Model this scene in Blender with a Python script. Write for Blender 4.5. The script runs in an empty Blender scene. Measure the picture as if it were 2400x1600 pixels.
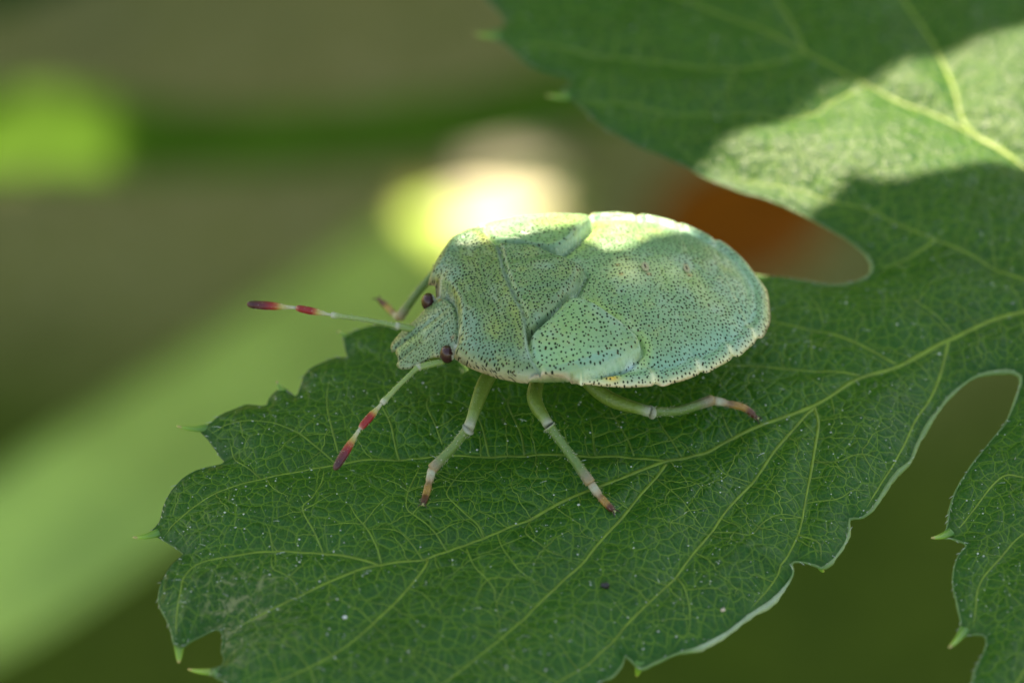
import bpy, math, random
import numpy as np
from mathutils import Vector
from mathutils.geometry import delaunay_2d_cdt

# ------------------------------------------------------------------ scene, camera, light
# one Blender unit is one centimetre
sc = bpy.context.scene
sc.unit_settings.system = 'METRIC'
sc.unit_settings.scale_length = 0.01
sc.unit_settings.length_unit = 'CENTIMETERS'
sc.render.engine = 'CYCLES'
sc.cycles.use_denoising = True
sc.cycles.max_bounces = 7
sc.cycles.transmission_bounces = 6
sc.cycles.sample_clamp_indirect = 4.0
sc.cycles.caustics_reflective = False
sc.cycles.caustics_refractive = False
rng = np.random.default_rng(7)
random.seed(7)

TH = math.radians(42.0)          # how steeply the lens looks down on the leaf
DIST = 15.5
FRAME = 3.1                      # centimetres across the picture at the subject
FWD = np.array([0, math.cos(TH), -math.sin(TH)])
UPV = np.array([0, math.sin(TH), math.cos(TH)])
RGT = np.array([1.0, 0, 0])
CAM = -DIST * FWD
cd = bpy.data.cameras.new('camera')
cam = bpy.data.objects.new('camera', cd)
sc.collection.objects.link(cam)
cam.location = CAM
cam.rotation_euler = (math.pi / 2 - TH, 0, 0)
cd.sensor_width = 36
cd.lens = 36 * DIST / FRAME
cd.clip_start = 0.1
cd.clip_end = 2000
cd.dof.use_dof = True
cd.dof.focus_distance = 15.03
cd.dof.aperture_fstop = cd.lens * 1e-3 / 0.40     # an opening 4 mm wide
cd.dof.aperture_blades = 7
sc.camera = cam

SUN = np.array([-0.12, 0.64, 0.76]); SUN = SUN / np.linalg.norm(SUN)
wd = bpy.data.worlds.new('World'); sc.world = wd
wd.use_nodes = True
wn = wd.node_tree.nodes; wl = wd.node_tree.links
bg = wn['Background']
sky = wn.new('ShaderNodeTexSky'); sky.sky_type = 'NISHITA'; sky.sun_disc = False
sky.sun_elevation = math.asin(SUN[2])
sky.sun_rotation = math.atan2(SUN[0], SUN[1])
wl.new(sky.outputs[0], bg.inputs[0])
bg.inputs[1].default_value = 0.15
sl = bpy.data.lights.new('sun', 'SUN')
sl.energy = 5.0; sl.angle = math.radians(0.5); sl.color = (1.0, 0.98, 0.95)
so = bpy.data.objects.new('sun', sl); sc.collection.objects.link(so)
so.rotation_euler = Vector(SUN).to_track_quat('Z', 'Y').to_euler()
sc.view_settings.view_transform = 'Standard'
sc.view_settings.look = 'None'
sc.view_settings.exposure = 1.5
sc.view_settings.gamma = 1.0
sc.view_settings.use_curve_mapping = False
sc.view_settings.use_white_balance = True        # the camera is balanced for open shade
sc.view_settings.white_balance_temperature = 9300
sc.view_settings.white_balance_tint = 10

# ------------------------------------------------------------------ helpers
KPX = FRAME / 2400 / DIST
def ray(px, py):
    return FWD + RGT * (px - 1200) * KPX - UPV * (py - 800) * KPX
def at(px, py, z):
    """the place at height z that is seen at a point of the 2400 x 1600 picture"""
    d = ray(px, py)
    return CAM + d * ((z - CAM[2]) / d[2])

def link(o, parent=None):
    sc.collection.objects.link(o)
    if parent is not None: o.parent = parent
    return o
def mesh_obj(name, verts, faces, mat, parent=None, smooth=True, attrs=None):
    me = bpy.data.meshes.new(name)
    verts = np.asarray(verts, dtype=float)
    me.from_pydata(verts.tolist(), [], [tuple(int(i) for i in f) for f in faces])
    if attrs:
        for k, (typ, val) in attrs.items():
            a = me.attributes.new(k, typ, 'POINT')
            val = np.asarray(val, dtype=np.float32)
            a.data.foreach_set({'FLOAT': 'value', 'FLOAT_VECTOR': 'vector', 'FLOAT_COLOR': 'color'}[typ], val.ravel())
    me.materials.append(mat)
    if smooth:
        me.polygons.foreach_set('use_smooth', np.ones(len(me.polygons), dtype=bool))
    me.update()
    return link(bpy.data.objects.new(name, me), parent)
def tag(o, label=None, cat=None, group=None, kind=None):
    if label: o['label'] = label
    if cat: o['category'] = cat
    if group: o['group'] = group
    if kind: o['kind'] = kind
    return o

def resample(P, step, closed=False):
    P = np.asarray(P, float)
    if closed: P = np.vstack([P, P[:1]])
    L = np.concatenate([[0], np.cumsum(np.linalg.norm(np.diff(P, axis=0), axis=1))])
    n = max(2, int(round(L[-1] / step)) + 1)
    t = np.linspace(0, L[-1], n)
    Q = np.stack([np.interp(t, L, P[:, k]) for k in range(P.shape[1])], 1)
    return Q[:-1] if closed else Q
def catmull(P, n=8, closed=False):
    P = np.asarray(P, float)
    if closed: E = np.vstack([P[-1:], P, P[:2]])
    else: E = np.vstack([2 * P[0] - P[1], P, 2 * P[-1] - P[-2]])
    out = []
    for i in range(1, len(E) - 2):
        p0, p1, p2, p3 = E[i - 1:i + 3]
        for t in np.linspace(0, 1, n, endpoint=False):
            out.append(0.5 * (2 * p1 + (p2 - p0) * t + (2 * p0 - 5 * p1 + 4 * p2 - p3) * t * t + (3 * p1 - p0 - 3 * p2 + p3) * t ** 3))
    if not closed: out.append(P[-1])
    return np.array(out)
def seg_dist(Q, A, B):
    """distance from points Q to the nearest of segments A-B, and its index"""
    best = np.full(len(Q), 1e9); idx = np.zeros(len(Q), int)
    d = B - A; dd = (d * d).sum(1) + 1e-12
    for c in range(0, len(Q), 4000):
        q = Q[c:c + 4000]
        t = np.clip(((q[:, None, :] - A[None]) * d[None]).sum(2) / dd[None], 0, 1)
        e = q[:, None, :] - (A[None] + t[..., None] * d[None])
        D = (e * e).sum(2)
        i = D.argmin(1)
        best[c:c + 4000] = np.sqrt(D[np.arange(len(q)), i]); idx[c:c + 4000] = i
    return best, idx
def inside(Q, poly):
    x, y = Q[:, 0], Q[:, 1]
    r = np.zeros(len(Q), bool)
    a = poly; b = np.roll(poly, -1, axis=0)
    for (x0, y0), (x1, y1) in zip(a, b):
        if y0 == y1: continue
        c = ((y0 > y) != (y1 > y)) & (x < (x1 - x0) * (y - y0) / (y1 - y0) + x0)
        r ^= c
    return r
def signed(Q, poly):
    d, _ = seg_dist(Q, poly, np.roll(poly, -1, axis=0))
    return np.where(inside(Q, poly), d, -d)
def value_noise(Q, scale, seed=0):
    """smooth 2-D noise in [-1, 1]"""
    r = np.random.default_rng(seed)
    g = r.uniform(-1, 1, (256, 256))
    p = Q[:, :2] * scale + 71.3
    i = np.floor(p).astype(int); f = p - i; f = f * f * (3 - 2 * f)
    a = g[i[:, 0] % 256, i[:, 1] % 256]; b = g[(i[:, 0] + 1) % 256, i[:, 1] % 256]
    c = g[i[:, 0] % 256, (i[:, 1] + 1) % 256]; d = g[(i[:, 0] + 1) % 256, (i[:, 1] + 1) % 256]
    return (a * (1 - f[:, 0]) + b * f[:, 0]) * (1 - f[:, 1]) + (c * (1 - f[:, 0]) + d * f[:, 0]) * f[:, 1]
def tube(P, R, n=8, squash=1.0, up=None, caps=True):
    """a tube along P with radius R at every point"""
    P = np.asarray(P, float); R = np.broadcast_to(np.asarray(R, float), (len(P),))
    T = np.gradient(P, axis=0); T /= np.linalg.norm(T, axis=1)[:, None] + 1e-12
    V = []; F = []
    ref = np.array([0, 0, 1.0]) if up is None else np.asarray(up, float)
    for i, (p, r, t) in enumerate(zip(P, R, T)):
        rf = ref if abs(t @ ref) < 0.95 else np.array([0, 1.0, 0])
        a = np.cross(t, rf); a /= np.linalg.norm(a); b = np.cross(a, t)
        for k in range(n):
            an = 2 * math.pi * k / n
            V.append(p + r * (math.cos(an) * a + squash * math.sin(an) * b))
    for i in range(len(P) - 1):
        for k in range(n):
            k2 = (k + 1) % n
            F.append((i * n + k, i * n + k2, (i + 1) * n + k2, (i + 1) * n + k))
    if caps:
        V.append(P[0]); V.append(P[-1]); c0 = len(V) - 2
        for k in range(n):
            F.append((c0, (k + 1) % n, k)); F.append((c0 + 1, (len(P) - 1) * n + k, (len(P) - 1) * n + (k + 1) % n))
    return np.array(V), F
class Batch:
    def __init__(self): self.v = []; self.f = []; self.n = 0; self.c = []
    def add(self, V, F, col=None):
        V = np.asarray(V, float); self.v.append(V); self.f += [tuple(i + self.n for i in f) for f in F]; self.n += len(V)
        if col is not None: self.c.append(np.broadcast_to(np.asarray(col, float), (len(V), 4)))
    def build(self, name, mat, parent=None, smooth=True):
        at_ = {'tint': ('FLOAT_COLOR', np.vstack(self.c))} if self.c else None
        return mesh_obj(name, np.vstack(self.v), self.f, mat, parent, smooth, at_)

# ------------------------------------------------------------------ node helpers and materials
class Mat:
    def __init__(self, name):
        self.m = bpy.data.materials.new(name); self.m.use_nodes = True
        self.nt = self.m.node_tree; self.n = self.nt.nodes
        self.b = self.n['Principled BSDF']; self.out = self.n['Material Output']
    def node(self, typ, **kw):
        x = self.n.new(typ)
        for k, v in kw.items(): setattr(x, k, v)
        return x
    def to(self, a, b):
        self.nt.links.new(a, b)
    def val(self, sock, x):
        if hasattr(x, 'is_linked') or hasattr(x, 'links'): self.to(x, sock)
        else: sock.default_value = x
    def math(self, op, a, b=None, c=None, clamp=False):
        x = self.node('ShaderNodeMath', operation=op, use_clamp=clamp)
        for i, q in enumerate((a, b, c)):
            if q is not None: self.val(x.inputs[i], q)
        return x.outputs[0]
    def mix(self, fac, a, b, blend='MIX'):
        x = self.node('ShaderNodeMix', data_type='RGBA', blend_type=blend)
        self.val(x.inputs[0], fac); self.val(x.inputs[6], a); self.val(x.inputs[7], b)
        return x.outputs[2]
    def ramp(self, v, lo, hi, a=0.0, b=1.0):
        x = self.node('ShaderNodeMapRange'); x.interpolation_type = 'SMOOTHSTEP'
        self.val(x.inputs[0], v)
        for i, q in enumerate((lo, hi, a, b)): x.inputs[i + 1].default_value = q
        return x.outputs[0]
    def noise(self, vec, scale, detail=3, rough=0.55, dist=0.0):
        x = self.node('ShaderNodeTexNoise')
        if vec is not None: self.to(vec, x.inputs['Vector'])
        x.inputs['Scale'].default_value = scale; x.inputs['Detail'].default_value = detail
        x.inputs['Roughness'].default_value = rough; x.inputs['Distortion'].default_value = dist
        return x
    def attr(self, name, out='Fac'):
        x = self.node('ShaderNodeAttribute', attribute_name=name); return x.outputs[out]
    def obj(self):
        return self.node('ShaderNodeTexCoord').outputs['Object']
    def bump(self, h, dist, strength=1.0, chain=None):
        x = self.node('ShaderNodeBump'); self.to(h, x.inputs['Height'])
        x.inputs['Distance'].default_value = dist; x.inputs['Strength'].default_value = strength
        if chain is not None: self.to(chain, x.inputs['Normal'])
        return x.outputs[0]
    def translucent(self, col, fac):
        t = self.node('ShaderNodeBsdfTranslucent'); self.val(t.inputs[0], col)
        s = self.node('ShaderNodeMixShader'); self.val(s.inputs[0], fac)
        self.to(self.b.outputs[0], s.inputs[1]); self.to(t.outputs[0], s.inputs[2])
        self.to(s.outputs[0], self.out.inputs[0])
def simple(name, col, rough=0.5, var=0.15, scale=20, trans=None, spec=0.5, bump=0.0):
    M = Mat(name); o = M.obj()
    n = M.noise(o, scale, 4)
    c = M.mix(M.ramp(n.outputs[0], 0.3, 0.7), (*[x * (1 - var) for x in col], 1), (*[min(1, x * (1 + var)) for x in col], 1))
    M.to(c, M.b.inputs['Base Color']); M.b.inputs['Roughness'].default_value = rough
    M.b.inputs['Specular IOR Level'].default_value = spec
    if bump: M.to(M.bump(n.outputs[0], bump), M.b.inputs['Normal'])
    if trans: M.translucent((*trans[:3], 1), trans[3])
    return M.m
def tinted(name, rough=0.4, spec=0.5, sss=0.0, bump=0.0, bscale=60, var=0.2):
    """colour from the mesh, with a little grain"""
    M = Mat(name); o = M.obj()
    n = M.noise(o, bscale, 4)
    c = M.mix(0.6, M.attr('tint', 'Color'), M.mix(n.outputs[0], (1 - var,) * 3 + (1,), (1 + var,) * 3 + (1,)), 'MULTIPLY')
    M.to(c, M.b.inputs['Base Color']); M.b.inputs['Roughness'].default_value = rough
    M.b.inputs['Specular IOR Level'].default_value = spec
    if sss:
        M.b.inputs['Subsurface Weight'].default_value = sss
        M.b.inputs['Subsurface Radius'].default_value = (0.6, 1.0, 0.4)
        M.b.inputs['Subsurface Scale'].default_value = 0.02
    if bump: M.to(M.bump(n.outputs[0], bump), M.b.inputs['Normal'])
    return M.m

# ---- hop leaf blade
def leaf_material():
    M = Mat('hop_leaf_blade'); o = M.obj()
    warp = M.noise(o, 9, 2)
    v = M.node('ShaderNodeVectorMath', operation='MULTIPLY_ADD')
    M.to(warp.outputs['Color'], v.inputs[0]); v.inputs[1].default_value = (0.035, 0.035, 0); M.to(o, v.inputs[2])
    flat = M.node('ShaderNodeVectorMath', operation='MULTIPLY'); M.to(v.outputs[0], flat.inputs[0]); flat.inputs[1].default_value = (1, 0.92, 0)
    def net(scale, rnd=1.0):
        x = M.node('ShaderNodeTexVoronoi', feature='DISTANCE_TO_EDGE', voronoi_dimensions='2D')
        M.to(flat.outputs[0], x.inputs['Vector']); x.inputs['Scale'].default_value = scale; x.inputs['Randomness'].default_value = rnd
        return x.outputs['Distance']
    n1 = net(11.0); n2 = net(27.0); n3 = net(62.0)
    big = M.noise(o, 1.6, 3); mid = M.noise(o, 7, 4); fine = M.noise(o, 90, 3)
    base = M.mix(M.ramp(big.outputs[0], 0.3, 0.7), (0.0045, 0.068, 0.0100, 1), (0.0080, 0.094, 0.0090, 1))
    base = M.mix(M.ramp(mid.outputs[0], 0.35, 0.75, 0, 0.45), base, (0.011, 0.112, 0.020, 1))
    base = M.mix(M.ramp(fine.outputs[0], 0.3, 0.75, 0, 0.5), base, (0.003, 0.034, 0.003, 1))
    near = M.attr('vein_near')                              # 1 on a main vein, falling off to the sides
    vein = (0.125, 0.25, 0.022, 1)
    m3 = M.math('MULTIPLY', M.ramp(n3, 0.015, 0.10, 1, 0), 0.30)
    m2 = M.math('MULTIPLY', M.ramp(n2, 0.012, 0.065, 1, 0), M.ramp(mid.outputs[0], 0.3, 0.6, 0.5, 0.8))
    m1 = M.math('MULTIPLY', M.ramp(n1, 0.010, 0.036, 1, 0), 0.50)
    mm = M.math('MAXIMUM', m1, M.math('MAXIMUM', m2, m3))
    mm = M.math('MULTIPLY', mm, M.attr('net'))
    col = M.mix(mm, base, vein)
    col = M.mix(M.ramp(near, 0.5, 1.0, 0, 0.35), col, (0.06, 0.16, 0.03, 1))
    # the scarred, half dry patch near the tip of the lobe
    scar = M.attr('scar')
    sp = M.noise(o, 34, 5, 0.65, 0.6)
    dry = M.mix(M.ramp(sp.outputs[0], 0.45, 0.62), (0.030, 0.045, 0.020, 1), (0.26, 0.27, 0.14, 1))
    col = M.mix(M.math('MULTIPLY', scar, M.ramp(sp.outputs[0], 0.46, 0.66, 0.15, 0.75)), col, dry)
    M.to(col, M.b.inputs['Base Color'])
    rn = M.ramp(mid.outputs[0], 0.3, 0.7, 0.42, 0.54)
    M.to(rn, M.b.inputs['Roughness'])
    M.b.inputs['Specular IOR Level'].default_value = 0.33
    b1 = M.bump(M.ramp(n1, 0.0, 0.25), 0.0050, 0.7)
    b2 = M.bump(M.ramp(n2, 0.0, 0.30), 0.0028, 0.7, b1)
    b3 = M.bump(M.ramp(n3, 0.0, 0.35), 0.0013, 0.7, b2)
    b4 = M.bump(fine.outputs[0], 0.0010, 0.7, b3)
    M.to(b4, M.b.inputs['Normal'])
    M.translucent(M.mix(0.5, col, (0.08, 0.32, 0.015, 1)), 0.24)
    return M.m
MAT_LEAF = leaf_material()
MAT_VEIN = simple('leaf_vein', (0.20, 0.32, 0.035), 0.45, 0.2, 25, trans=(0.15, 0.35, 0.02, 0.25))
MAT_SMALLVEIN = simple('leaf_small_vein', (0.145, 0.26, 0.028), 0.5, 0.25, 20, trans=(0.15, 0.35, 0.02, 0.25))
MAT_RIM = tinted('leaf_margin', 0.5, 0.5, 0.2, 0.006, 40, 0.5)
MAT_HAIR = simple('leaf_hair', (0.42, 0.47, 0.38), 0.2, 0.3, 10, spec=0.9)
MAT_TOOTH = tinted('leaf_tooth', 0.4, sss=0.4, bump=0.002)

# ------------------------------------------------------------------ ground far below
def ground():
    n = 90
    xs = np.concatenate([np.linspace(-300, -14, 12), np.linspace(-12, 12, n), np.linspace(14, 300, 12)])
    ys = np.concatenate([np.linspace(-120, 2, 10), np.linspace(4, 32, n), np.linspace(36, 400, 14)])
    X, Y = np.meshgrid(xs, ys, indexing='ij')
    Q = np.stack([X.ravel(), Y.ravel()], 1)
    z = -16 + 0.25 * value_noise(Q, 0.35, 3) + 0.10 * value_noise(Q, 1.3, 4) + 0.05 * value_noise(Q, 3.1, 5)
    V = np.column_stack([Q, z]); m = len(ys)
    F = [(i * m + j, (i + 1) * m + j, (i + 1) * m + j + 1, i * m + j + 1) for i in range(len(xs) - 1) for j in range(m - 1)]
    M = Mat('soil_and_moss'); o = M.obj()
    a = M.noise(o, 0.22, 4); b = M.noise(o, 3.5, 5); sep = M.node('ShaderNodeSeparateXYZ'); M.to(o, sep.inputs[0])
    soil = M.mix(M.ramp(b.outputs[0], 0.3, 0.7), (0.205, 0.205, 0.050, 1), (0.305, 0.275, 0.105, 1))
    moss = M.mix(M.ramp(b.outputs[0], 0.3, 0.7), (0.052, 0.088, 0.008, 1), (0.088, 0.130, 0.012, 1))
    # bare soil further back, moss and litter under the plant
    f = M.math('ADD', M.ramp(sep.outputs[1], 14.8, 20.5, 0.0, 1.0), M.math('MULTIPLY', M.math('SUBTRACT', a.outputs[0], 0.5), 0.9))
    c = M.mix(M.ramp(f, 0.15, 0.85), moss, soil)
    M.to(c, M.b.inputs['Base Color']); M.b.inputs['Roughness'].default_value = 0.9; M.b.inputs['Specular IOR Level'].default_value = 0.1
    M.to(M.bump(b.outputs[0], 0.15), M.b.inputs['Normal'])
    tag(mesh_obj('ground', V, F, M.m), kind='structure')
ground()

# ------------------------------------------------------------------ the hop leaf
# margin traced round the leaf: picture point, height of the margin, radius of its pale rim
E0 = -0.035
def edge(pts, z=E0, r=0.0030): return [(x, y, z, r) for x, y in pts]
OUT = []
OUT += edge([(1139, -4), (1160, 15), (1177, 36), (1185, 55), (1172, 68), (1150, 74), (1150, 86), (1172, 96), (1204, 120), (1238, 149), (1293, 171), (1328, 181), (1340, 196), (1322, 214), (1325, 226), (1343, 236), (1387, 276), (1432, 309), (1514, 348), (1597, 387)])
OUT += edge([(1653, 414), (1735, 448), (1818, 475), (1885, 503), (1957, 542), (2012, 580)], r=0.0045)
OUT += edge([(2038, 606), (2044, 626), (2034, 647), (1995, 666), (1946, 671), (1874, 658), (1780, 644)], r=0.0075)
OUT += edge([(1690, 640), (1600, 646), (1480, 668), (1340, 690), (1200, 716), (1080, 742), (1000, 760)])
OUT += edge([(928, 770), (884, 762), (845, 770), (817, 782), (800, 782), (806, 797), (813, 829), (815, 838), (800, 837), (781, 839), (742, 857), (716, 877), (706, 900), (698, 924), (691, 930), (680, 918), (662, 906), (655, 909), (645, 917), (630, 933), (623, 950), (584, 948), (568, 951), (523, 971), (492, 994), (470, 1000), (468, 1008), (483, 1022), (496, 1038), (514, 1065), (527, 1081), (512, 1087), (478, 1096), (434, 1119), (403, 1150), (384, 1184), (375, 1222), (358, 1240), (355, 1252), (372, 1257), (394, 1270), (425, 1293), (429, 1302), (403, 1324), (385, 1351)])
OUT += edge([(374, 1382), (373, 1413), (389, 1445), (402, 1480), (410, 1510)], z=-0.07, r=0.004)
OUT += edge([(428, 1514), (437, 1507), (470, 1489), (501, 1474), (516, 1477), (523, 1498), (519, 1525), (526, 1540), (520, 1560), (496, 1566), (496, 1578), (512, 1590)], z=-0.09, r=0.004)
OUT += edge([(540, 1604), (620, 1650), (700, 1690), (860, 1730), (1020, 1745), (1200, 1720), (1330, 1650), (1400, 1600)], z=-0.09)
OUT += edge([(1434, 1585), (1459, 1555), (1464, 1537), (1478, 1546), (1490, 1558), (1508, 1564), (1540, 1546), (1591, 1531)], z=-0.09, r=0.006)
OUT += edge([(1646, 1512), (1698, 1483), (1749, 1449), (1804, 1410), (1842, 1372)], z=-0.09, r=0.0115)
OUT += edge([(1859, 1342), (1856, 1318)], z=-0.06, r=0.007)
OUT += edge([(1889, 1319), (1915, 1326), (1926, 1331)], z=-0.05, r=0.005)
OUT += edge([(1948, 1317), (1974, 1283), (1989, 1249)], z=-0.05, r=0.009)
OUT += edge([(1989, 1223), (1995, 1213), (2021, 1213)], z=-0.05, r=0.005)
OUT += edge([(2050, 1185), (2080, 1138), (2106, 1104), (2133, 1078), (2153, 1031), (2194, 969), (2245, 908)], z=-0.045, r=0.0085)
OUT += edge([(2306, 877), (2357, 865), (2388, 876), (2393, 895), (2385, 925)], r=0.0085)
OUT += edge([(2357, 990), (2306, 1051), (2270, 1100), (2238, 1155), (2225, 1198), (2219, 1236), (2208, 1250), (2212, 1259), (2226, 1257), (2250, 1268), (2265, 1279), (2246, 1304), (2235, 1338), (2235, 1376), (2244, 1419), (2253, 1462), (2244, 1480), (2252, 1490), (2263, 1487), (2297, 1485), (2312, 1495), (2306, 1529), (2284, 1576), (2278, 1604)], r=0.0045)
OUT += edge([(2240, 1720), (2260, 1900), (2340, 2100), (2500, 2250), (2650, 2150), (2800, 1900), (2950, 1600), (3150, 1300), (3300, 1050), (3320, 900), (3260, 760), (3180, 720), (3240, 660), (3350, 560), (3450, 350), (3500, 50), (3350, -250), (3000, -420), (2750, -380), (2600, -300), (2500, -420), (2350, -620), (2100, -760), (1800, -700), (1550, -520), (1350, -320), (1200, -160), (1120, -60), (1128, -24)])
OUT = np.array(OUT)
edge_xyz = np.array([at(x, y, z) for x, y, z, r in OUT])
edge_full = np.column_stack([edge_xyz, OUT[:, 3]])
edge_full = resample(catmull(edge_full, 5, closed=True), 0.014, closed=True)
edge_full[:, 2] += 0.006 * value_noise(edge_full[:, :2], 14, 21)
EDGE2 = edge_full[:, :2]

VEINS = {  # picture points, half width at the start (towards the petiole) and at the end
 'midvein': [([(3180, 720), (2800, 700), (2400, 728), (2224, 788), (2100, 850), (2000, 888), (1908, 944), (1735, 1010), (1655, 1050), (1561, 1077), (1428, 1133), (1224, 1219), (1137, 1252), (1048, 1286), (990, 1307), (880, 1327), (800, 1352), (728, 1377), (660, 1402), (600, 1421), (560, 1432)], .0115, .0035)],
 'side_vein': [
  ([(1561, 1077), (1500, 1072), (1400, 1069), (1250, 1068), (1150, 1068), (1020, 1068), (930, 1072), (850, 1075), (760, 1090), (690, 1106), (612, 1119), (540, 1140), (480, 1163), (420, 1205), (375, 1240)], .0062, .0028),
  ([(885, 1325), (830, 1308), (760, 1293), (700, 1290), (640, 1286), (560, 1296), (474, 1308), (438, 1335), (420, 1377), (413, 1430), (416, 1490)], .0055, .0026),
  ([(1908, 944), (1917, 985), (1910, 1050), (1900, 1110), (1888, 1165), (1873, 1228), (1825, 1308), (1761, 1380), (1700, 1440)], .0062, .0024),
  ([(1908, 950), (1885, 970), (1830, 1035), (1765, 1118), (1700, 1190), (1665, 1236), (1587, 1334), (1519, 1398), (1455, 1450), (1390, 1516), (1300, 1570), (1200, 1640)], .0062, .0026),
  ([(1561, 1085), (1540, 1112), (1500, 1160), (1453, 1217), (1400, 1274), (1363, 1317), (1300, 1372), (1230, 1440), (1125, 1523), (1020, 1595), (900, 1650)], .0062, .0026),
  ([(1000, 1305), (997, 1322), (960, 1375), (905, 1432), (810, 1506), (725, 1546), (640, 1567), (540, 1576)], .0055, .0024),
  ([(2224, 788), (2213, 830), (2195, 885), (2175, 925), (2145, 968), (2120, 1020), (2095, 1065), (2060, 1120), (2025, 1180), (2005, 1212)], .0062, .0026),
  ([(2100, 840), (2040, 812), (1985, 787), (1940, 772), (1890, 762), (1820, 748), (1740, 735), (1600, 720)], .0055, .0024),
  ([(2016, 873), (1960, 864), (1900, 860), (1830, 855), (1740, 852), (1640, 850)], .005, .0022),
  ([(3180, 720), (2900, 620), (2600, 500), (2450, 420), (2366, 358), (2266, 293), (2235, 205), (2200, 120), (2160, 55), (2120, -5), (2050, -150), (1900, -400)], .011, .005),
  ([(2380, 370), (2290, 318), (2183, 262), (2115, 238), (2040, 200), (1960, 158), (1890, 122), (1820, 88), (1747, 55), (1650, 15), (1590, -10), (1450, -60), (1250, -110)], .009, .004),
  ([(1888, 122), (1872, 85), (1850, 45), (1822, 5), (1790, -50), (1740, -120)], .006, .003),
  ([(1880, 130), (1800, 148), (1720, 158), (1640, 158), (1560, 146), (1480, 138), (1420, 132), (1340, 110), (1250, 92), (1180, 82)], .0052, .0024),
  ([(2030, 200), (1960, 230), (1900, 262), (1840, 270), (1760, 262), (1650, 268), (1560, 262), (1450, 240), (1350, 222)], .0045, .0020),
  ([(3180, 720), (2800, 690), (2560, 700), (2400, 652), (2320, 618), (2280, 597), (2220, 570), (2192, 558), (2120, 520), (2030, 480), (1950, 460), (1860, 430), (1780, 415), (1700, 396)], .008, .003),
  ([(2192, 560), (2140, 588), (2090, 606), (2060, 604)], .0050, .0035),
  ([(3180, 720), (2900, 900), (2700, 1100), (2560, 1180), (2480, 1220), (2400, 1240), (2340, 1300), (2300, 1350), (2287, 1410), (2276, 1470), (2250, 1488)], .009, .0026),
  ([(2400, 1110), (2350, 1104), (2290, 1170), (2240, 1230), (2215, 1252)], .005, .0022),
  ([(2700, 1100), (2600, 1250), (2500, 1400), (2400, 1560), (2350, 1650), (2300, 1800)], .008, .003),
 ],
 'branch_vein': [
  ([(1873, 1228), (1905, 1245), (1923, 1258), (1930, 1290)], .004, .002),
  ([(1587, 1334), (1605, 1368), (1615, 1420), (1605, 1475), (1560, 1500)], .0036, .002),
  ([(790, 1083), (740, 1048), (700, 1018), (660, 1000), (630, 990), (560, 985), (480, 1000)], .0040, .0024),
  ([(612, 1117), (560, 1075), (545, 1050), (540, 1020)], .0032, .0018),
  ([(792, 1060), (778, 1010), (768, 960), (766, 920), (770, 880)], .0036, .002),
  ([(940, 1070), (925, 1030), (905, 985), (890, 955), (880, 920)], .0036, .002),
  ([(1150, 1068), (1138, 1030), (1120, 990), (1090, 960), (1060, 945)], .0036, .002),
  ([(1040, 1045), (1020, 1000), (1000, 960), (1005, 935)], .003, .002),
  ([(1228, 1066), (1220, 1025), (1200, 985), (1192, 950), (1205, 920)], .0036, .002),
  ([(1487, 1066), (1470, 1030), (1440, 985), (1425, 955)], .0036, .002),
  ([(1395, 1066), (1388, 1020), (1380, 980)], .003, .0018),
  ([(1600, 1062), (1575, 1030), (1555, 1005), (1545, 985)], .0036, .002),
  ([(1720, 1018), (1700, 985), (1690, 960)], .003, .0018),
  ([(760, 1295), (740, 1255), (712, 1205), (735, 1180), (752, 1142), (757, 1095)], .0034, .002),
  ([(890, 1322), (878, 1285), (860, 1250), (830, 1218), (815, 1190)], .0034, .002),
  ([(988, 1305), (960, 1275), (925, 1252), (860, 1250)], .0030, .002),
  ([(1048, 1286), (1018, 1250), (980, 1222), (955, 1202), (962, 1160), (980, 1110), (992, 1078)], .0032, .002),
  ([(1135, 1253), (1120, 1225), (1095, 1205), (1065, 1180), (1050, 1160), (1075, 1120), (1110, 1085), (1120, 1070)], .0032, .002),
  ([(640, 1286), (628, 1250), (615, 1232)], .0030, .0018),
  ([(700, 1382), (692, 1360), (670, 1345), (640, 1330), (638, 1290)], .0030, .0018),
  ([(1095, 1280), (1110, 1330), (1135, 1360), (1160, 1390), (1165, 1415), (1215, 1425), (1235, 1440)], .0030, .0018),
  ([(1165, 1245), (1175, 1275), (1195, 1312), (1215, 1340), (1250, 1360), (1290, 1370)], .0030, .0018),
  ([(1240, 1215), (1230, 1250), (1265, 1285), (1290, 1300), (1345, 1304)], .0030, .0018),
  ([(1760, 1120), (1700, 1110), (1675, 1080), (1660, 1055)], .0028, .0018),
  ([(1540, 1118), (1590, 1165), (1610, 1190), (1650, 1232)], .0028, .0018),
  ([(1890, 1162), (1960, 1155), (2000, 1135), (2040, 1125)], .0028, .0018),
  ([(1902, 1108), (1970, 1110), (1985, 1125)], .0028, .0018),
  ([(1668, 1232), (1720, 1240), (1760, 1245), (1790, 1215), (1830, 1195), (1885, 1195)], .0028, .0018),
  ([(1905, 1070), (1960, 1078), (2020, 1058), (2080, 1062)], .0028, .0018),
  ([(2240, 780), (2200, 750), (2150, 715), (2120, 690)], .0034, .002),
  ([(1900, 770), (1905, 830), (1915, 855)], .003, .0018),
  ([(1925, 755), (1920, 720), (1900, 690)], .003, .0018),
  ([(2335, 620), (2325, 585), (2330, 550)], .0036, .002),
  ([(1735, 160), (1700, 215), (1705, 255)], .003, .002),
 ],
}
vein_paths = []
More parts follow.
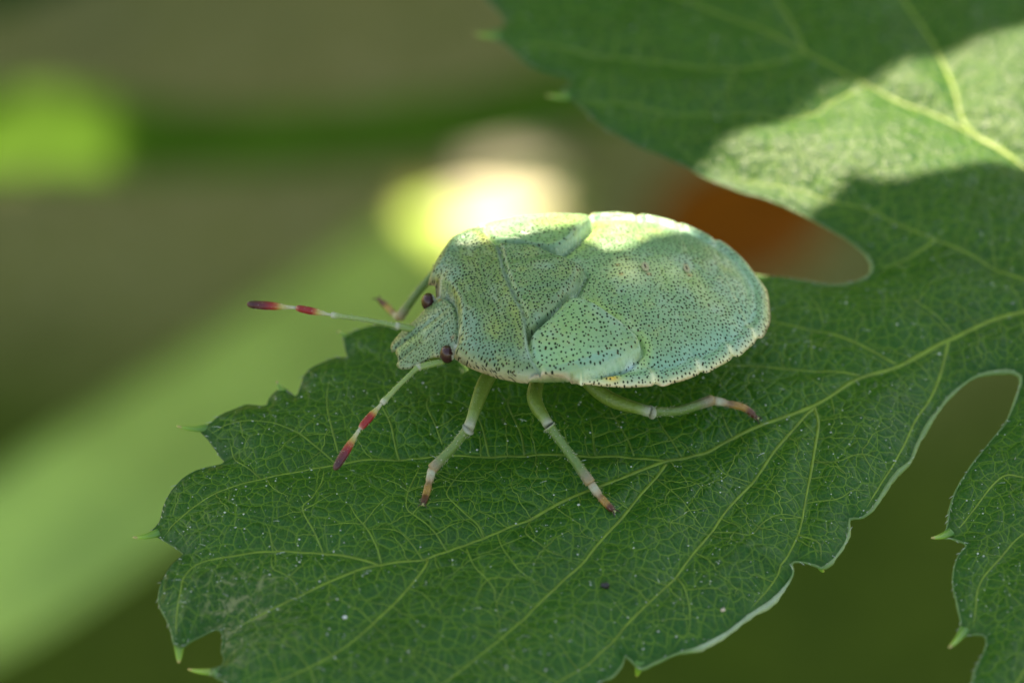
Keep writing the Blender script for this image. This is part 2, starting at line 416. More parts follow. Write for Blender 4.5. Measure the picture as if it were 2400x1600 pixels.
for kind, lst in VEINS.items():
    for pts, r0, r1 in lst:
        P = np.array([at(x, y, 0.0) for x, y in pts])[:, :2]
        P = resample(catmull(P, 6), 0.016)
        ok = inside(P, EDGE2) & (seg_dist(P, EDGE2, np.roll(EDGE2, -1, axis=0))[0] > .010); ok[:3] = True
        P = P[:(np.argmin(ok) if not ok.all() else len(P))]
        wob = np.stack([value_noise(P, 9, 31), value_noise(P, 9, 32)], 1) * (0.006 if kind == 'branch_vein' else 0.003)
        vein_paths.append((kind, P + wob, r0, r1))
def segs(kinds):
    A = []; B = []
    for k, P, _, _ in vein_paths:
        if k in kinds:
            P = np.vstack([P[:-1:2], P[-1:]]); A.append(P[:-1]); B.append(P[1:])
    return np.vstack(A), np.vstack(B)
SEG_MAIN = segs(('midvein', 'side_vein')); SEG_BR = segs(('branch_vein',))

def soft(d, e): return np.sqrt(d * d + e * e) - e
def leaf_height(Q):
    """height of the upper leaf surface at plan points Q"""
    de, ie = seg_dist(Q, EDGE2, np.roll(EDGE2, -1, axis=0))
    dm, _ = seg_dist(Q, *SEG_MAIN)
    db, _ = seg_dist(Q, *SEG_BR)
    h = edge_full[ie, 2] * np.exp(-(de / 0.10) ** 1.2)
    rise = 1 - np.exp(-de / 0.05)
    h += rise * (0.030 * (1 - np.exp(-soft(dm, .014) / 0.065)) + 0.007 * (1 - np.exp(-soft(db, .010) / 0.028)) - 0.012)
    h += rise * (0.012 * value_noise(Q, 3.2, 11) + 0.005 * value_noise(Q, 8, 12) + 0.0010 * value_noise(Q, 21, 13))
    return h, de, dm, db
def on_leaf(px, py, lift=0.0):
    z = 0.0
    for _ in range(6):
        p = at(px, py, z + lift); z = float(leaf_height(p[None, :2])[0][0])
    return np.array([p[0], p[1], z + lift])

def build_leaf():
    root = bpy.data.objects.new('hop_leaf', None); link(root)
    tag(root, 'lobed dark green hop leaf with toothed edge and pale veins, the bug standing on it', 'leaf')
    lo, hi = EDGE2.min(0), EDGE2.max(0)
    # plan of the part of the plane the lens takes in gets a fine net, the rest a coarse one
    def hexgrid(x0, x1, y0, y1, s):
        pts = []
        for j, y in enumerate(np.arange(y0, y1, s * 0.866)):
            xs = np.arange(x0 + (s / 2 if j % 2 else 0), x1, s); pts.append(np.column_stack([xs, np.full(len(xs), y)]))
        P = np.vstack(pts); return P + rng.uniform(-0.12, 0.12, P.shape) * s
    fx0, fx1, fy0, fy1 = -1.65, 1.75, -1.62, 1.75
    G1 = hexgrid(fx0, fx1, fy0, fy1, 0.0135)
    G2 = hexgrid(lo[0], hi[0], lo[1], hi[1], 0.05)
    G2 = G2[~((G2[:, 0] > fx0 - .03) & (G2[:, 0] < fx1 + .03) & (G2[:, 1] > fy0 - .03) & (G2[:, 1] < fy1 + .03))]
    G = np.vstack([G1, G2]); G = G[inside(G, EDGE2)]
    d, _ = seg_dist(G, EDGE2, np.roll(EDGE2, -1, axis=0)); G = G[d > 0.007]
    n = len(EDGE2)
    allp = [Vector(p) for p in np.vstack([EDGE2, G]).tolist()]
    vo, eo, fo, *_ = delaunay_2d_cdt(allp, [(i, (i + 1) % n) for i in range(n)], [], 1, 1e-6)
    Q = np.array([tuple(v) for v in vo])
    h, de, dm, db = leaf_height(Q)
    V = np.column_stack([Q, h])
    tri = np.array(fo)
    a, b, c = Q[tri[:, 0]], Q[tri[:, 1]], Q[tri[:, 2]]
    area = (b[:, 0] - a[:, 0]) * (c[:, 1] - a[:, 1]) - (b[:, 1] - a[:, 1]) * (c[:, 0] - a[:, 0])
    tri[area < 0] = tri[area < 0][:, ::-1]
    near = np.exp(-(dm / 0.03) ** 2)
    s0 = at(560, 1430, 0)[:2]
    ds = np.hypot(Q[:, 0] - s0[0], (Q[:, 1] - s0[1]) * 0.7) + 0.05 * value_noise(Q, 9, 41)
    scar = np.clip(1.25 - ds / 0.17, 0, 1)
    mesh_obj('blade', V, tri, MAT_LEAF, root, True, {'vein_near': ('FLOAT', near), 'scar': ('FLOAT', scar), 'net': ('FLOAT', np.clip(de / 0.03, 0, 1))})
    # rim: the pale thickened margin; whitest stretch also paints glancing light on its hairs
    rim = np.vstack([edge_full, edge_full[:1]])
    rr = rim[:, 3] * (.78 + 0.3 * value_noise(rim[:, :2], 12, 51) + .25 * value_noise(rim[:, :2], 60, 52))
    Vr, Fr = tube(rim[:, :3] - np.array([0, 0, 1]) * (rr[:, None] * 0.5), rr, 7, caps=False)
    kr = np.repeat(rim[:, 3], 7)
    rc = np.stack([np.interp(kr, [.003, .0045, .0085, .013], [a_, b_, c_, d_]) for a_, b_, c_, d_ in ((.04, .08, .14, .34), (.11, .17, .24, .42), (.02, .045, .085, .29), (1, 1, 1, 1))], 1)
    mesh_obj('margin', Vr, Fr, MAT_RIM, root, True, {'tint': ('FLOAT_COLOR', rc)})
    # veins
    small = Batch()
    for kind, P, r0, r1 in vein_paths:
        hh = leaf_height(P)[0]
        R = np.linspace(r0, r1, len(P)) * (1 + 0.2 * value_noise(P, 25, 61)) * (.78 if kind == 'side_vein' else .9)
        R[-3:] *= [0.8, 0.5, 0.2]
        Vt, Ft = tube(np.column_stack([P, hh + R * 0.12]), R, 8, squash=0.5)
        if kind == 'branch_vein': small.add(Vt, Ft)
        else: mesh_obj(kind, Vt, Ft, MAT_VEIN, root)
    # finer cross veins that leave the side veins and lose themselves in the net
    allA = np.vstack([SEG_MAIN[0], SEG_BR[0]]); allB = np.vstack([SEG_MAIN[1], SEG_BR[1]])
    for kind, P, r0, r1 in vein_paths:
        step = 5 if kind != 'branch_vein' else 6
        for i in range(4, len(P) - 4, step):
            for sd in (-1, 1):
                if random.random() < 0.45: continue
                t = P[i + 1] - P[i]; t = t / np.linalg.norm(t)
                ang = sd * math.radians(random.uniform(55, 95)); p = P[i].copy(); path = [p.copy()]
                for k in range(random.randint(6, 16)):
                    an = ang + 0.25 * k * random.uniform(-.35, .35)
                    dv = np.array([t[0] * math.cos(an) - t[1] * math.sin(an), t[0] * math.sin(an) + t[1] * math.cos(an)])
                    p = p + dv * 0.013 + rng.normal(0, .0022, 2); path.append(p.copy())
                    if k > 2 and seg_dist(p[None], allA, allB)[0][0] < 0.007: break
                path = np.array(path)
                if abs(path).max() > 1.8 or not inside(path, EDGE2).all(): continue
                if seg_dist(path, EDGE2, np.roll(EDGE2, -1, axis=0))[0].min() < 0.015: continue
                R = np.linspace(.0021, .0009, len(path))
                Vt, Ft = tube(np.column_stack([path, leaf_height(path)[0] + R * .2]), R, 5, squash=.6)
                small.add(Vt, Ft)
    tag(small.build('small_veins', MAT_SMALLVEIN, root), kind='stuff')
    # hooked tooth tips: base, tip, half width
    for bx, by, tx, ty, w, lift in [(1176, 82, 1110, 79, .016, .03), (1338, 224, 1281, 224, .016, .03), (486, 1003, 414, 998, .014, .03), (372, 1247, 312, 1259, .014, .02),
                              (420, 1496, 419, 1553, .017, -.05), (515, 1572, 441, 1567, .016, -.06), (1500, 1550, 1492, 1584, .013, -.06), (1918, 1322, 1932, 1338, .012, -.03),
                              (2230, 1246, 2183, 1260, .014, .02), (2262, 1474, 2224, 1517, .014, .02), (820, 790, 792, 775, .014, .02), (668, 920, 648, 893, .013, .02)]:
        b0 = at(bx, by, E0 if lift > 0 else -.08); t0 = at(tx, ty, (E0 if lift > 0 else -.08) + lift)
        u = np.linspace(0, 1, 12)[:, None]
        mid = (b0 + t0) / 2 + np.array([0, 0, -0.012])
        C = (1 - u) ** 2 * b0 + 2 * u * (1 - u) * mid + u * u * t0
        R = w * (1 - u[:, 0]) ** 0.75 * 0.9 + 0.0028
        Vt, Ft = tube(C, R, 10, squash=0.6)
        k = np.append(np.repeat(u[:, 0], 10), [0, 1])[:, None]
        col = (1 - k) * np.array([.06, .19, .03]) + k * np.array([.26, .42, .06])
        col = np.where(k > .85, np.array([.38, .30, .12]), col)
        mesh_obj('tooth_tip', Vt, Ft, MAT_TOOTH, root, True, {'tint': ('FLOAT_COLOR', np.column_stack([col, np.ones(len(col))]))})
    # glistening hairs and grains on the surface
    hb = Batch()
    N = 14000
    P = np.column_stack([rng.uniform(-1.6, 1.7, N), rng.uniform(-1.6, 1.7, N)])
    keep = inside(P, EDGE2); P = P[keep]
    dens = 0.5 + 0.5 * value_noise(P, 2.2, 71) + 0.35 * value_noise(P, 9, 72)
    P = P[rng.uniform(0, 1, len(P)) < np.clip(dens, 0.12, 1)]
    H = leaf_height(P)[0]
    octa = np.array([(1, 0, 0), (-1, 0, 0), (0, 1, 0), (0, -1, 0), (0, 0, 1), (0, 0, -1)], float)
    of = [(0, 2, 4), (2, 1, 4), (1, 3, 4), (3, 0, 4), (2, 0, 5), (1, 2, 5), (3, 1, 5), (0, 3, 5)]
    for p, z in zip(P, H):
        s = 0.0016 * math.exp(random.gauss(0, .4))
        hb.add(octa * s * np.array([1, 1, .9]) + np.array([p[0], p[1], z + s * .5]), of)
    Nh = 170
    P = np.column_stack([rng.uniform(-1.55, 1.6, Nh), rng.uniform(-1.55, 1.6, Nh)]); P = P[inside(P, EDGE2)]
    H = leaf_height(P)[0]
    for p, z in zip(P, H):
        an = random.gauss(math.pi, .7); L = random.uniform(.010, .030)
        q = np.array([[p[0], p[1], z], [p[0] + math.cos(an) * L * .5, p[1] + math.sin(an) * L * .5, z + L * .18], [p[0] + math.cos(an) * L, p[1] + math.sin(an) * L, z + L * .22]])
        hb.add(*tube(q, [.0011, .0008, .0003], 4))
    # short hairs along the margin
    for i in range(0, len(edge_full), 2):
        e = edge_full[i]
        if abs(e[0]) > 1.7 or abs(e[1]) > 1.8 or random.random() < .35: continue
        t = edge_full[(i + 1) % len(edge_full), :2] - edge_full[i - 1, :2]; t /= np.linalg.norm(t) + 1e-9
        nrm = np.array([t[1], -t[0]]) * (1 if random.random() < .5 else -1); L = random.uniform(.008, .024)
        dv = np.array([t[0] * 1.3 + nrm[0] * .6, t[1] * 1.3 + nrm[1] * .6, random.uniform(.1, .7)]); dv /= np.linalg.norm(dv)
        q = np.array([e[:3], e[:3] + dv * L * .5, e[:3] + dv * L + np.array([0, 0, -.15 * L])])
        hb.add(*tube(q, [.0013, .0009, .0003], 4))
    tag(hb.build('leaf_hairs', MAT_HAIR, root, False), kind='stuff')
    # leaf stalk, off to the right
    p0 = at(3180, 720, E0)
    C = catmull([p0 - np.array([.1, 0, .0]), p0 + np.array([.5, -.03, -.05]), p0 + np.array([1.3, .05, -.5]), p0 + np.array([2.0, .2, -1.4])], 8)
    mesh_obj('petiole', *tube(C, .07, 10), MAT_VEIN, root)
    return root
LEAF = build_leaf()

def speck(name, label, cat, px, py, size, col, rough=.5, squash=.6, seed=1):
    """a small irregular crumb lying on the leaf"""
    import bmesh
    bm = bmesh.new(); bmesh.ops.create_icosphere(bm, subdivisions=2, radius=1)
    r = np.random.default_rng(seed)
    V = np.array([v.co[:] for v in bm.verts]); F = [tuple(v.index for v in f.verts) for f in bm.faces]; bm.free()
    V *= (1 + .35 * value_noise(np.column_stack([V[:, 0] + V[:, 2], V[:, 1] - V[:, 2]]), 1.7, seed))[:, None]
    p = on_leaf(px, py)
    V = V * size * np.array([1, .85, squash]) + p + np.array([0, 0, size * squash * .6])
    o = mesh_obj(name, V, F, simple(name, col, rough, .3, 60), None)
    return tag(o, label, cat)
speck('frass_crumb', 'black crumb of droppings lying on the leaf between two side veins', 'crumb', 1418, 1374, .0125, (.012, .012, .016), .4, .7, 3)
speck('white_grain', 'single white grain on the leaf below its midvein', 'grain', 808, 1447, .0065, (.75, .78, .78), .3, .7, 5)
speck('pale_grain', 'pale pinkish grain near the rolled pale edge of the leaf', 'grain', 1693, 1432, .0075, (.55, .45, .36), .4, .7, 8)

# ------------------------------------------------------------------ the shield bug
PSI = math.radians(14)
AX = np.array([math.cos(PSI), math.sin(PSI), 0]); BX = np.array([-math.sin(PSI), math.cos(PSI), 0])
ORI = at(1187, 724, .3) * np.array([1, 1, 0])
def body(s, l, z): return ORI + AX * s + BX * l + np.array([0, 0, z])
def table(pairs, sig=.018):
    x = np.array([p[0] for p in pairs]); y = np.array([p[1] for p in pairs])
    g = np.linspace(x[0] - .1, x[-1] + .1, 1600); v = np.interp(g, x, y)
    k = np.exp(-.5 * ((np.arange(-200, 201) * (g[1] - g[0])) / sig) ** 2); k /= k.sum()
    v = np.convolve(np.pad(v, 200, 'edge'), k, 'valid')
    return lambda s: np.interp(s, g, v)
W_ = table([(-.215, .150), (-.19, .190), (-.16, .240), (-.10, .308), (-.04, .338), (.02, .346), (.08, .354), (.14, .368), (.2, .382), (.26, .391), (.32, .395), (.38, .396), (.44, .389), (.5, .369), (.56, .346), (.62, .311), (.68, .266), (.74, .206), (.775, .15), (.797, .07), (.805, 0)], .008)
ZC = table([(-.25, .305), (-.18, .325), (-.1, .352), (0, .372), (.1, .380), (.235, .380), (.337, .374), (.424, .366), (.552, .339), (.65, .306), (.74, .255), (.81, .20)])
ZM = table([(-.25, .285), (-.16, .308), (-.1, .320), (-.04, .316), (.02, .305), (.14, .298), (.26, .277), (.38, .266), (.5, .262), (.62, .250), (.74, .226), (.81, .195)])
def dome(s, l):
    w = np.maximum(W_(s), .02); q = np.clip(np.abs(l) / w, 0, 1)
    return ZM(s) + (ZC(s) - ZM(s)) * (1 - q ** 2.1)
def bug_sl(px, py, lift=.0):
    """body coordinates of the point of the back seen at a picture point"""
    d = ray(px, py); lo_, hi_ = DIST - 2, DIST + 2
    for _ in range(50):
        m = (lo_ + hi_) / 2; P = CAM + d * m - ORI
        s, l = P @ AX, P @ BX
        if P[2] > dome(s, l) + lift: lo_ = m
        else: hi_ = m
    return float(s), float(l)
SEGK = sorted(bug_sl(x, y)[0] for x, y in [(1362, 896), (1538, 900), (1644, 868), (1720, 833), (1774, 786)])

def circ(t):
    t = np.clip(t, 0, 1); return np.sqrt(np.maximum(0, 1 - (1 - t) ** 2))
def mirror_poly(near):       # near: points with l<=0 from the front midline round to the rear midline
    n = np.array(near); m = n[::-1] * np.array([1, -1]); return np.vstack([n, m])

# plate outlines, from points on the near half of the back
rear = [bug_sl(x, y, .03) for x, y in [(1257, 893), (1246, 845), (1237, 803), (1229, 747), (1211, 708), (1196, 676)]]
rear_s = np.mean([rear[-1][0], rear[-2][0]])
PRONO = mirror_poly(catmull([(-.150, -.0001), (-.156, -.05), (-.166, -.09), (-.178, -.128), (-.192, -.150), (-.200, -.166), (-.190, -.190), (-.16, -.236), (-.10, -.302), (-.05, -.330), (0, -.341), (.022, -.346)] + [(s, l) for s, l in rear[1:-1]] + [(rear[-1][0], min(rear[-1][1], -.02)), (rear[-1][0], -.0001)], 4))
SCUT = mirror_poly(catmull([(-.05, -.0001), (-.04, -.15)] + [bug_sl(x, y, .02) for x, y in [(1243, 777), (1270, 757), (1301, 735), (1329, 699), (1352, 672), (1366, 645)]] + [(bug_sl(1370, 625, .02)[0], -.0001)], 4))
PADN = catmull([bug_sl(x, y, .015) for x, y in [(1240, 800), (1285, 752), (1334, 706), (1385, 714), (1441, 749), (1482, 780), (1500, 804), (1497, 822), (1471, 842), (1427, 864), (1383, 876), (1339, 888), (1295, 894), (1257, 894), (1230, 870)]], 4, closed=True)
PADF = PADN[::-1] * np.array([1, -1])
HEAD = mirror_poly(catmull([(-.338, -.0001), (-.336, -.022), (-.344, -.030), (-.340, -.055), (-.318, -.075), (-.285, -.086), (-.250, -.092), (-.232, -.106), (-.205, -.122), (-.182, -.118), (-.168, -.092), (-.158, -.05), (-.152, -.0001)], 4))
def head_z(s, l):
    t = (s + .34) / .19
    z = .196 + .150 * np.clip(t, -.1, 1.3) - .012 * np.sin(np.clip(t, 0, 1) * math.pi) * 0 - 2.6 * l ** 2
    tyl = .016 + .010 * np.clip(1 - t, 0, 1)
    z -= .012 * np.exp(-((np.abs(l) - tyl) / .0055) ** 2) * np.clip(1.15 - t, 0, 1)
    return z

def build_body(root):
    # outline of the whole body: head, pronotum, then the flank to the tail
    half = [(s, l) for s, l in catmull([(-.338, -.0001), (-.336, -.020), (-.345, -.030), (-.340, -.055), (-.318, -.075), (-.285, -.086), (-.250, -.092), (-.234, -.104), (-.212, -.118), (-.193, -.124), (-.183, -.132), (-.187, -.146), (-.199, -.162), (-.198, -.172)], 6)]
    ss = np.linspace(-.190, .803, 260)
    for s in ss:
        w = float(W_(s))
        if s > .2:
            d = min(abs(s - k) for k in SEGK)
            w -= .0105 * math.exp(-(d / .008) ** 2) * (1 if w > .1 else .4)
            k = max([q for q in SEGK if q <= s] or [SEGK[0]])
            w += .006 * math.exp(-((s - k - .022) / .02) ** 2)
        half.append((s, -w))
    half.append((.8055, -.0001))
    half = np.array(half)
    out = np.vstack([half, half[::-1] * np.array([1, -1])])
    out = resample(out, .006, closed=True)
    st = .0056
    pts = []
    for j, y in enumerate(np.arange(-.42, .42, st * .866)):
        xs = np.arange(-.36 + (st / 2 if j % 2 else 0), .82, st); pts.append(np.column_stack([xs, np.full(len(xs), y)]))
    G = np.vstack(pts); G = G + rng.uniform(-.15, .15, G.shape) * st
    G = G[inside(G, out)]; d, _ = seg_dist(G, out, np.roll(out, -1, axis=0)); G = G[d > .0035]
    n = len(out)
    vo, eo, fo, *_ = delaunay_2d_cdt([Vector(p) for p in np.vstack([out, G]).tolist()], [(i, (i + 1) % n) for i in range(n)], [], 1, 1e-7)
    Q = np.array([tuple(v) for v in vo]); tri = np.array(fo)
    a, b, c = Q[tri[:, 0]], Q[tri[:, 1]], Q[tri[:, 2]]
    ar = (b[:, 0] - a[:, 0]) * (c[:, 1] - a[:, 1]) - (b[:, 1] - a[:, 1]) * (c[:, 0] - a[:, 0])
    tri[ar < 0] = tri[ar < 0][:, ::-1]
    s, l = Q[:, 0], Q[:, 1]
    do, _ = seg_dist(Q, out, np.roll(out, -1, axis=0))
    dP, dS, dN, dF, dH = (signed(Q, p) for p in (PRONO, SCUT, PADN, PADF, HEAD))
    w = np.maximum(W_(s), .02); q = np.clip(np.abs(l) / w, 0, 1)
    z = dome(s, l)
    lat = circ(do / .05)
    pron = np.where(dP > 0, lat * (.030 + .016 * circ(dP / .016)), 0)
    # swollen calli and a shallow trough across the pronotum
    pron += np.where(dP > 0, .010 * np.exp(-(((s + .115) / .035) ** 2 + ((np.abs(l) - .11) / .055) ** 2)) - .008 * np.exp(-((s + .065) / .022) ** 2) * np.exp(-(l / .2) ** 2), 0)
    sc_ = np.where(dS > 0, .052 * circ(dS / .028), 0)
    sc_ += np.where(dS > 0, -.006 * np.exp(-((np.abs(l) - .075 - .1 * np.clip(.1 - s, 0, .2)) / .02) ** 2), 0)
    pd = np.where(dN > 0, .042 * circ(dN / .020), 0) + np.where(dF > 0, .042 * circ(dF / .020), 0)
    pd += np.where((dN > .02) | (dF > .02), .010 * np.exp(-(((s - .15) / .07) ** 2 + ((np.abs(l) - .25) / .05) ** 2)), 0)
    plates = np.maximum(sc_, pd)
    add = np.where(dP > 0, np.maximum(pron, plates * np.exp(-dP / .01) * .6), plates)
    z = z + add
    # creases where the plates meet what lies under them
    notP = np.clip(-dP / .004, 0, 1)
    crease = np.maximum.reduce([np.exp(-((dN + .006) / .006) ** 2), np.exp(-((dF + .006) / .006) ** 2), .8 * np.exp(-((dS + .005) / .006) ** 2)]) * notP * np.clip(do / .03, 0, 1)
    crease = np.where((dN > .004) | (dF > .004) | (dS > .004), 0, crease)
    z -= .014 * crease + .012 * np.exp(-((dP + .005) / .005) ** 2) * (s > -.1) * np.clip(do / .03, 0, 1)
    # grooves between the segments of the abdomen, deepest at the flank
    onabd = (np.maximum(np.maximum(dS, dN), np.maximum(dF, dP)) < 0) & (s > .05)
    gr = np.zeros(len(Q))
    for k in SEGK:
        kk = k - .03 * (1 - q ** 2)
        gr += np.exp(-((s - kk) / .0055) ** 2)
    z -= np.where(onabd, gr * (.0015 + .006 * q ** 4), 0)
    # flattened, turned-up flank rim on the abdomen
    z += np.where(onabd, .006 * np.exp(-((do - .022) / .014) ** 2) - .011 * np.exp(-((do - .052) / .016) ** 2), 0)
    z += np.where(onabd, .010 * np.exp(-(((s - .36) / .05) ** 2 + (l / .08) ** 2)) + .007 * np.exp(-(((s - .49) / .04) ** 2 + (l / .1) ** 2)), 0)
    z += .0030 * value_noise(Q, 14, 81) * np.clip(do / .03, 0, 1) + .0014 * value_noise(Q, 34, 82) * np.clip(do / .02, 0, 1)
    # head
    hz = head_z(s, l)
    front = (s < -.14) & (dH > -.004) & (dP < 0)
    z = np.where(front, hz, z)
    z -= .012 * np.exp(-(np.abs(dH) / .005) ** 2) * (s > -.20) * (np.abs(l) < .11)
    z = np.where((s < -.165) & ~front & (dP < 0) & (np.abs(l) < .142), np.minimum(z, .255), z)
    edge_lip = np.exp(-do / .004)
    z -= .004 * edge_lip
    # belly
    zb = np.where(s < -.20, np.minimum(hz, .30) - np.minimum(.07, .9 * do), ZM(s) - np.minimum(.13, .55 * do) * np.clip((.86 - s) / .25, .15, 1))
    zb = np.where(do < 1e-5, z, np.minimum(zb, z - .004))
    top = np.array([ORI + AX * a_ + BX * b_ + np.array([0, 0, c_]) for a_, b_, c_ in zip(s, l, z)])
    bot = np.array([ORI + AX * a_ + BX * b_ + np.array([0, 0, c_]) for a_, b_, c_ in zip(s, l, zb)])
    # one closed skin: the rim vertices are shared by back and belly
    rimv = do < 1e-5; idx = np.arange(len(Q)); low = idx.copy(); low[~rimv] = len(Q) + np.arange((~rimv).sum())
    V = np.vstack([top, bot[~rimv]])
    F = np.vstack([tri, low[tri][:, ::-1]])
    # ---- colour of the cuticle
    def C3(*c): return np.array(c)
    nz = value_noise(Q, 7, 91); nz2 = value_noise(Q, 17, 92)
    col = np.tile(C3(.122, .240, .138), (len(Q), 1))
    def blend(m, c):
        nonlocal col
        m = np.clip(m, 0, 1)[:, None]; col = col * (1 - m) + C3(*c) * m
    blend(.45 + .55 * nz, (.150, .260, .125))
    blend((nz2 - .25) * .8, (.26, .34, .13))
    # blue-green flanks
    blend(np.exp(-((do - .05) / .035) ** 2) * .75 * (s > -.2), (.150, .315, .250))
    blend(np.clip(dN, 0, 1) * 0 + np.where((dN > .03) | (dF > .03), .55 * (.5 + nz), 0), (.185, .335, .125))
    # yellow stains: rear of pronotum, shoulders, middle of the abdomen with a painted sun glow
    blend(.55 * np.exp(-((dP - .022) / .016) ** 2) * (dP > 0) * (s > -.1) * (.6 + .6 * nz2), (.38, .44, .13))
    blend(.5 * np.exp(-(((s + .08) / .03) ** 2 + ((np.abs(l) - .16) / .06) ** 2)) * (dP > 0), (.36, .44, .16))
    blend(np.where(onabd, .75 * np.exp(-(((s - .37) / .05) ** 2 + (l / .06) ** 2)), 0), (.55, .58, .30))
    blend(np.where(onabd, .45 * np.exp(-(((s - .50) / .05) ** 2 + (l / .05) ** 2)), 0), (.40, .50, .26))
    blend(np.where(onabd, .5 * np.exp(-((np.maximum(dN, dF) + .022) / .016) ** 2), 0), (.26, .40, .10))
    # pale seams along the plates
    seam = np.maximum.reduce([np.exp(-((dP - .004) / .004) ** 2) * (s > -.05), np.exp(-((dN - .0025) / .0030) ** 2) * (dP < 0), np.exp(-((dF - .0025) / .0030) ** 2) * (dP < 0), .4 * np.exp(-((dS - .003) / .004) ** 2) * (dP < 0)])
    blend(seam * .6, (.38, .52, .44))
    blend(np.exp(-((dP + .006) / .005) ** 2) * (s > -.05) * .5, (.30, .42, .16))
    # cream flank rim with pinkish edge
    blend(np.exp(-(do / .013) ** 2) * (s > .02) * onabd * 1.0, (.55, .52, .33))
    bs, bl = bug_sl(1478, 852)
    blend(.8 * np.exp(-(((s - bs) / .022) ** 2 + ((np.abs(l) - abs(bl)) / .014) ** 2)) * onabd, (.36, .48, .50))
    blend(np.exp(-(do / .008) ** 2) * (s > -.25) * (s < .03) * .8, (.52, .46, .34))
    blend(np.exp(-(do / .0045) ** 2) * (s > -.25) * (.5 + .5 * nz), (.42, .26, .20))
    blend(np.where(onabd, np.clip(gr, 0, 1) * np.exp(-(do / .03) ** 2), 0), (.68, .68, .46))
    blend(np.where(onabd, np.exp(-(((s - .225) / .02) ** 2 + ((do - .02) / .008) ** 2)), 0), (.62, .36, .04))
    # head: greener furrows, pale rim, white socket behind the eye, painted shade in the gap before the pronotum
    blend(front * .35, (.16, .30, .165))
    blend(front * np.exp(-(np.abs(l) / .012) ** 2) * np.clip((-.19 - s) / .05, 0, 1) * .6, (.27, .42, .12))
    blend((s < -.19) * np.exp(-(do / .005) ** 2) * (np.abs(l) < .1) * .8, (.40, .40, .30))
    blend(np.exp(-(((s + .184) / .013) ** 2 + ((np.abs(l) - .118) / .013) ** 2)) * 1.4, (.74, .76, .70))
    blend(front * np.exp(-(((s + .184) / .006) ** 2 + ((np.abs(l) - .085) / .006) ** 2)), (.28, .10, .03))
    gap = np.exp(-(((s + .178) / .005) ** 2 + ((np.abs(l) - .128) / .012) ** 2)) * 1.5
    blend(gap, (.01, .01, .01))
    # rust marks beside the glands
    for gs in (.345, .43, .555):
        for gl in (-.022, .022):
            blend(np.where(onabd, .8 * np.exp(-(((s - gs) / .007) ** 2 + ((l - gl) / .006) ** 2)), 0), (.36, .16, .05))
    # fore body tinted darker and yellower than the abdomen, with form shading put in
    fore = np.clip((.02 - s) / .05, 0, 1) * 0 + np.where((dP > 0) | front, 1.0, 0.0)
    scm = np.where((dS > 0) & (dP <= 0), 1.0, 0.0)
    col *= 1 + fore[:, None] * C3(-.22, -.20, -.34) + scm[:, None] * C3(-.08, -.06, -.18) + (1 - fore - scm)[:, None] * C3(.34, .34, .20)
    # ---- pits: how many and how large
    sc2 = np.full(len(Q), 84.0); off = np.zeros((len(Q), 2))
    inP = dP > 0; inS = (dS > 0) & ~inP; inW = ((dN > 0) | (dF > 0)) & ~inP & ~inS
    sc2[inP] = 92; sc2[inS] = 88; sc2[inW] = 68; sc2[front] = 112
    off[inP] = (3.3, 1.1); off[inS] = (7.1, 4.2); off[inW] = (11.3, 2.6); off[front] = (17.7, 9.1)
    size = np.full(len(Q), .20); size[inP] = .222; size[inS] = .222; size[inW] = .175; size[front] = .21
    size += .035 * value_noise(Q, 12, 95)
    size *= 1 - .95 * np.clip(seam * 1.3, 0, 1)
    size *= 1 - .9 * np.where(onabd, np.clip(gr, 0, 1) * np.exp(-(do / .035) ** 2), 0)
    size = np.where(np.exp(-(((s + .184) / .016) ** 2 + ((np.abs(l) - .118) / .016) ** 2)) > .4, 0, size)
    duv = np.column_stack([s * sc2 + off[:, 0], l * sc2 + off[:, 1], np.zeros(len(Q))])
    rest = (~rimv).sum()
    colb = np.tile(C3(.16, .26, .10), (rest, 1))
    col4 = np.column_stack([np.vstack([col, colb]), np.ones(len(V))])
    attrs = {'tint': ('FLOAT_COLOR', col4), 'pit_size': ('FLOAT', np.concatenate([size, np.zeros(rest)])),
             'pit_at': ('FLOAT_VECTOR', np.vstack([duv, np.zeros((rest, 3))]))}
    return mesh_obj('body', V, F, bug_material(), root, True, attrs)

